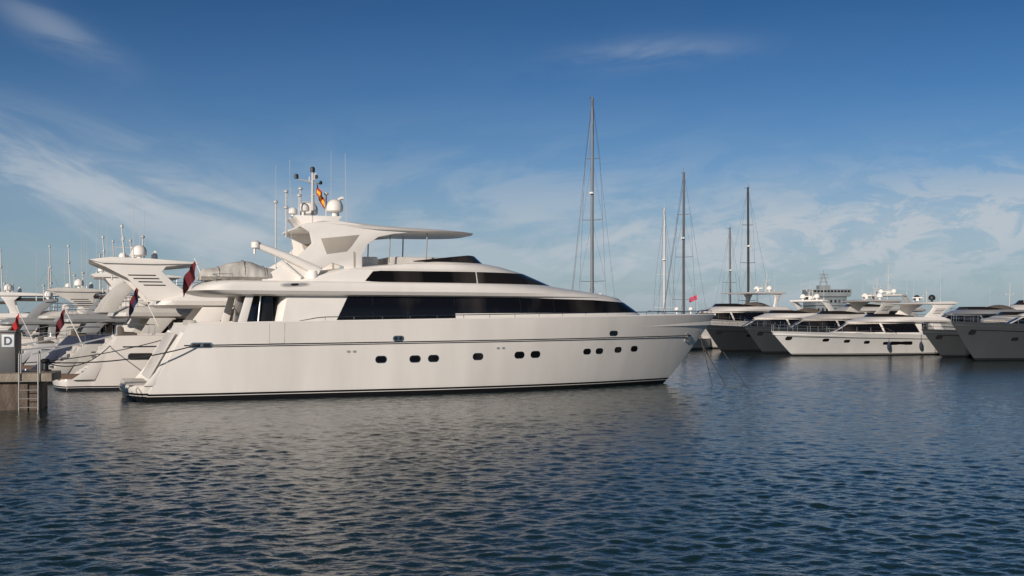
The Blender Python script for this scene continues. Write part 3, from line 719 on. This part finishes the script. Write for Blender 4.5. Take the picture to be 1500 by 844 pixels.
E=empty('service_pedestal',(-17.84,38.95,1.28),0,'dark service pedestal carrying a white sign with letter D','sign')
mb=MB(); mb.box(-.62,.33,-.25,.25,-.02,1.40); mb.box(-.68,.38,-.30,.30,1.40,1.48); mb.obj('cabinet',paint('cabinet_grey',(.06,.065,.07),.5,.2),E,bevel=.03)
mb=MB(); mb.box(-.14,.30,-.275,-.255,.90,1.34); mb.obj('sign_plate',paint('sign_white',(.55,.60,.64),.5,.1),E,bevel=.004)
cu=bpy.data.curves.new('letter','FONT'); cu.body='D'; cu.size=.40; cu.align_x='CENTER'; cu.extrude=.004; cu.offset=.012
to=bpy.data.objects.new('tmp',cu); COL.objects.link(to); bpy.context.view_layer.update()
me=bpy.data.meshes.new_from_object(to); bpy.data.objects.remove(to)
lo=bpy.data.objects.new('letter',me); COL.objects.link(lo); lo.parent=E; lo.location=(.08,-.282,.98); lo.rotation_euler=(R(90),0,0)
me.materials.clear(); me.materials.append(paint('sign_navy',(.01,.015,.05),.5,.1))
for bx,by in [(-4.0,.4),(-.45,1.5)]:
    E=empty('bollard',Q3(bx,by,1.28),0,'black iron mooring bollard on the quay edge','bollard','bollards on the quay')
    mb=MB(); mb.lathe((0,0,0),[(.2,0),(.2,.04),(.11,.07),(.1,.28),(.17,.34),(.18,.4),(.1,.45)],16); mb.obj('post',BLACK,E)
def rope(name,a,b,sag,label,r=.025,mat=ROPE):
    E=empty(name,a,0,label,'rope','mooring lines'); n=16
    d=[b[i]-a[i] for i in range(3)]
    mb=MB(); mb.tube([(d[0]*t,d[1]*t,d[2]*t-sag*4*t*(1-t)) for t in [i/n for i in range(n+1)]],r,6); mb.obj('line',mat,E)
rope('mooring_line',Q3(-.45,1.5,1.6),L3(.9,-3.25,2.2),.25,'dark mooring rope sagging from quay to yacht stern',.026)
rope('mooring_line',Q3(-4,.4,1.6),L3(.5,3.0,2.4),.4,'dark mooring rope sagging from quay to yacht stern',.02)
rope('mooring_line',Q3(-.45,1.5,1.6),L3(-2.0,5.0,2.1),.5,'dark mooring rope sagging from quay to neighbouring yacht',.02)
rope('mooring_line',L3(25.1,-.35,2.55),(9.55,52.0,-.2),.03,'thin dark bow line running down into the water',.022)
rope('mooring_line',L3(25.3,-.3,1.9),(10.3,52.3,-.2),.02,'thin dark bow line running down into the water',.024)
rope('mooring_line',L3(26.6,-.2,1.5),(11.3,52.6,-.2),.02,'thin dark bow line running down into the water',.024)

mb=MB(); P=[]
xs=np.linspace(-420,-60,260)
for j,(dy,zz) in enumerate([(0,-.5),(2,1.0),(5,2.4),(9,2.7),(14,-.5)]):
    P.append([(x,420+dy+rng.normal()*.6,zz+rng.normal()*.25*(j in(1,2,3))) for x in xs])
mb.grid(P); b=mb.obj('breakwater',paint('dark_rock',(.09,.09,.09),.95,.4,nscale=.3),None); setstruct(b); b['label']='low dark rock breakwater closing the harbour'

# ================================================================= WATER
pos=[0.]; x=0.
while x<3500:
    d=.055 if x<8 else .055*(1+.14*(x-8)); 
    if x>26: d=.2*(1+.3*(x-26))
    x+=d; pos.append(x)
X=np.array([-a for a in pos[::-1][:-1]]+pos)
ys=[]; y=-80.
while y<6: ys.append(y); y+=4 if y<-4 else 1
y=10.
while y<6000: 
    ys.append(y)
    y+= max(.038,.0029*y) if y<110 else .33+(y-110)*.08
Yv=np.array(ys)
dx=np.gradient(X); dy=np.gradient(Yv)
GX,GY=np.meshgrid(X,Yv); SPc=np.maximum(*np.meshgrid(dx,dy))
Z=np.zeros_like(GX)
wind=R(-98)
def wave(lam,amp,th,ph,Z):
    k=2*math.pi/lam; att=np.clip((lam/SPc-2.6)/2.5,0,1)
    wx=.16*lam*np.sin(GX*.8/lam+ph*2)+.14*lam*np.sin(GY*1.0/lam+ph)
    p=k*(GX*math.cos(th)+GY*math.sin(th)+wx)+ph
    s=np.sin(p); return Z+amp*att*(s+.28*np.cos(2*p))
for i in range(64):
    lam=.14*(1.5/.14)**((i/63.)**1.1)
    th=wind+rng.normal()*.85
    amp=.0044*lam*(1 if lam<.36 else (.36/lam)**.85)*rng.uniform(.6,1.4)
    Z=wave(lam,amp,th,rng.uniform(0,6.28),Z)
g=.85+.28*np.sin(GX*.13+GY*.05+1)*np.sin(GY*.09-GX*.04)+.15*np.sin(GX*.31+2)*np.sin(GY*.23+.5)
Z*=g
nx,ny=len(X),len(Yv)
co=np.stack([GX,GY,Z],-1).reshape(-1,3).astype(np.float32)
idx=np.arange(nx*ny).reshape(ny,nx)
q=np.stack([idx[:-1,:-1],idx[:-1,1:],idx[1:,1:],idx[1:,:-1]],-1).reshape(-1,4)
me=bpy.data.meshes.new('water'); me.vertices.add(len(co)); me.vertices.foreach_set('co',co.ravel())
me.loops.add(q.size); me.loops.foreach_set('vertex_index',q.ravel().astype(np.int32))
me.polygons.add(len(q)); me.polygons.foreach_set('loop_start',np.arange(0,q.size,4,dtype=np.int32)); 
me.polygons.foreach_set('use_smooth',np.ones(len(q),dtype=bool)); me.update(calc_edges=True)
W=bpy.data.objects.new('water',me); COL.objects.link(W); setstruct(W); W['label']='dark teal rippled harbour water'
m,nt,b=newmat('sea_water'); me.materials.append(m)
b.inputs['Base Color'].default_value=(.009,.026,.028,1); b.inputs['Roughness'].default_value=.08; b.inputs['IOR'].default_value=1.333
tc=nt.nodes.new('ShaderNodeTexCoord'); last=None
for sc,st,dist,sx in [(3.4,.5,.045,1.6),(10.,.5,.012,1.5)]:
    mp=nt.nodes.new('ShaderNodeMapping'); mp.inputs['Scale'].default_value=(1,sx,1); mp.inputs['Rotation'].default_value=(0,0,R(6*sc))
    n=nt.nodes.new('ShaderNodeTexNoise'); n.inputs['Scale'].default_value=sc; n.inputs['Detail'].default_value=3; n.inputs['Roughness'].default_value=.55; n.inputs['Distortion'].default_value=.4
    nt.links.new(tc.outputs['Object'],mp.inputs[0]); nt.links.new(mp.outputs[0],n.inputs['Vector'])
    bp=nt.nodes.new('ShaderNodeBump'); bp.inputs['Strength'].default_value=st; bp.inputs['Distance'].default_value=dist
    nt.links.new(n.outputs['Fac'],bp.inputs['Height'])
    if last is not None: nt.links.new(last.outputs[0],bp.inputs['Normal'])
    last=bp
nt.links.new(last.outputs[0],b.inputs['Normal'])

# ================================================================= WORLD
sd=Vector((-.46,-.84,.33)).normalized(); el=math.asin(sd.z); az=math.atan2(sd.x,sd.y)
w=bpy.data.worlds.new('World'); scene.world=w; w.use_nodes=True; nt=w.node_tree; bg=nt.nodes['Background']
sky=nt.nodes.new('ShaderNodeTexSky'); sky.sky_type='NISHITA'; sky.sun_disc=False; sky.sun_elevation=el; sky.sun_rotation=az%(2*math.pi)
sky.ozone_density=3.; sky.dust_density=.6; sky.air_density=1.
tc=nt.nodes.new('ShaderNodeTexCoord'); sp=nt.nodes.new('ShaderNodeSeparateXYZ'); nt.links.new(tc.outputs['Generated'],sp.inputs[0])
def M(op,a,b_=None,c=None,clamp=False):
    n=nt.nodes.new('ShaderNodeMath'); n.operation=op; n.use_clamp=clamp
    for i,v in enumerate((a,b_,c)):
        if v is None: continue
        if isinstance(v,(int,float)): n.inputs[i].default_value=v
        else: nt.links.new(v,n.inputs[i])
    return n.outputs[0]
sx_,sy_,sz_=sp.outputs
yy=M('MAXIMUM',M('ABSOLUTE',sy_),.15)
A=M('DIVIDE',sx_,yy); Ee=M('DIVIDE',sz_,yy)
def SS(v,a,b_):
    n=nt.nodes.new('ShaderNodeMapRange'); n.interpolation_type='SMOOTHSTEP'; n.inputs['From Min'].default_value=a; n.inputs['From Max'].default_value=b_
    nt.links.new(v,n.inputs['Value']); return n.outputs[0]
def NZ(scale,kx,ky,rot,detail=6,dist=.6,rough=.58,off=0.):
    cb=nt.nodes.new('ShaderNodeCombineXYZ'); nt.links.new(A,cb.inputs[0]); nt.links.new(Ee,cb.inputs[1])
    mp=nt.nodes.new('ShaderNodeMapping')
    mp.inputs['Rotation'].default_value=(0,0,rot); mp.inputs['Location'].default_value=(off,off*.7,0)
    nt.links.new(cb.outputs[0],mp.inputs[0])
    m2=nt.nodes.new('ShaderNodeMapping'); m2.inputs['Scale'].default_value=(kx,ky,1); nt.links.new(mp.outputs[0],m2.inputs[0])
    n=nt.nodes.new('ShaderNodeTexNoise'); n.inputs['Scale'].default_value=scale; n.inputs['Detail'].default_value=detail; n.inputs['Distortion'].default_value=dist; n.inputs['Roughness'].default_value=rough
    nt.links.new(m2.outputs[0],n.inputs['Vector']); return n.outputs['Fac']
def BLOB(a0,e0,ra,re,rot):
    c,s=math.cos(rot),math.sin(rot)
    da=M('SUBTRACT',A,a0); de=M('SUBTRACT',Ee,e0)
    u=M('DIVIDE',M('ADD',M('MULTIPLY',da,c),M('MULTIPLY',de,s)),ra)
    v=M('DIVIDE',M('ADD',M('MULTIPLY',da,-s),M('MULTIPLY',de,c)),re)
    d=M('ADD',M('MULTIPLY',u,u),M('MULTIPLY',v,v))
    return M('POWER',2.718,M('MULTIPLY',d,-1.))
cir=NZ(7.,1.,4.,R(18),off=3.)
cum=NZ(17.,1.,2.3,R(-3),off=7.,rough=.66)
wsp=NZ(9.,1.,3.2,R(-8),off=1.3)
left=M('MULTIPLY',BLOB(-.36,.108,.26,.046,R(-15)),M('ADD',.30,SS(cir,.36,.60)))
left2=M('MULTIPLY',BLOB(-.42,.265,.06,.016,R(-28)),SS(cir,.28,.6))
mid=M('MULTIPLY',BLOB(.02,.080,.30,.055,0.),M('ADD',.30,SS(wsp,.40,.60)))
right=M('MULTIPLY',BLOB(.36,.076,.30,.050,R(7)),M('ADD',.45,SS(cum,.43,.57)))
top=M('MULTIPLY',BLOB(.13,.242,.07,.012,R(4)),SS(wsp,.25,.6))
mask=M('MULTIPLY',left,.60)
for v,k_ in((left2,.30),(mid,.42),(right,.66),(top,.28)): mask=M('ADD',mask,M('MULTIPLY',v,k_))
mask=M('MINIMUM',mask,.9)
veil=M('MULTIPLY',M('POWER',2.718,M('MULTIPLY',M('MAXIMUM',Ee,0.),-8.)),.70)
veil=M('MULTIPLY',veil,M('ADD',.75,M('MULTIPLY',wsp,.5)))
tint=nt.nodes.new('ShaderNodeValToRGB'); nt.links.new(sz_,tint.inputs[0])
e_=tint.color_ramp.elements
e_[0].position=0.; e_[0].color=(.58,.68,.82,1); e_[1].position=1.; e_[1].color=(.17,.21,.24,1)
for p_,c_ in((.13,(.28,.50,.74)),(.20,(.14,.37,.62)),(.27,(.07,.28,.50)),(.36,(.11,.24,.34)),(.50,(.15,.23,.27))):
    x_=e_.new(p_); x_.color=c_+(1,)
mt=nt.nodes.new('ShaderNodeMix'); mt.data_type='RGBA'; mt.blend_type='MULTIPLY'; mt.inputs['Factor'].default_value=1
nt.links.new(sky.outputs[0],mt.inputs['A']); nt.links.new(tint.outputs[0],mt.inputs['B'])
mv=nt.nodes.new('ShaderNodeMix'); mv.data_type='RGBA'; nt.links.new(veil,mv.inputs['Factor'])
nt.links.new(mt.outputs['Result'],mv.inputs['A']); mv.inputs['B'].default_value=(3.0,3.9,4.6,1)
mc=nt.nodes.new('ShaderNodeMix'); mc.data_type='RGBA'; nt.links.new(mask,mc.inputs['Factor'])
nt.links.new(mv.outputs['Result'],mc.inputs['A']); mc.inputs['B'].default_value=(4.9,5.4,5.9,1)
nt.links.new(mc.outputs['Result'],bg.inputs['Color']); bg.inputs['Strength'].default_value=.10
l=bpy.data.lights.new('Sun','SUN'); l.energy=4.3; l.angle=R(.5); l.color=(1.,.88,.76)
so=bpy.data.objects.new('Sun',l); COL.objects.link(so); so.rotation_euler=(-sd).to_track_quat('-Z','Y').to_euler(); so.location=(-30,-30,40)
cam=bpy.data.cameras.new('Camera'); co_=bpy.data.objects.new('Camera',cam); COL.objects.link(co_); scene.camera=co_
co_.location=(0,0,3.2); co_.rotation_euler=(R(90),0,0); cam.sensor_width=36; cam.lens=36*1608/1500; cam.shift_y=44/1500
cam.clip_end=9000; cam.clip_start=.3
scene.view_settings.view_transform='Standard'; scene.view_settings.look='None'; scene.view_settings.exposure=0
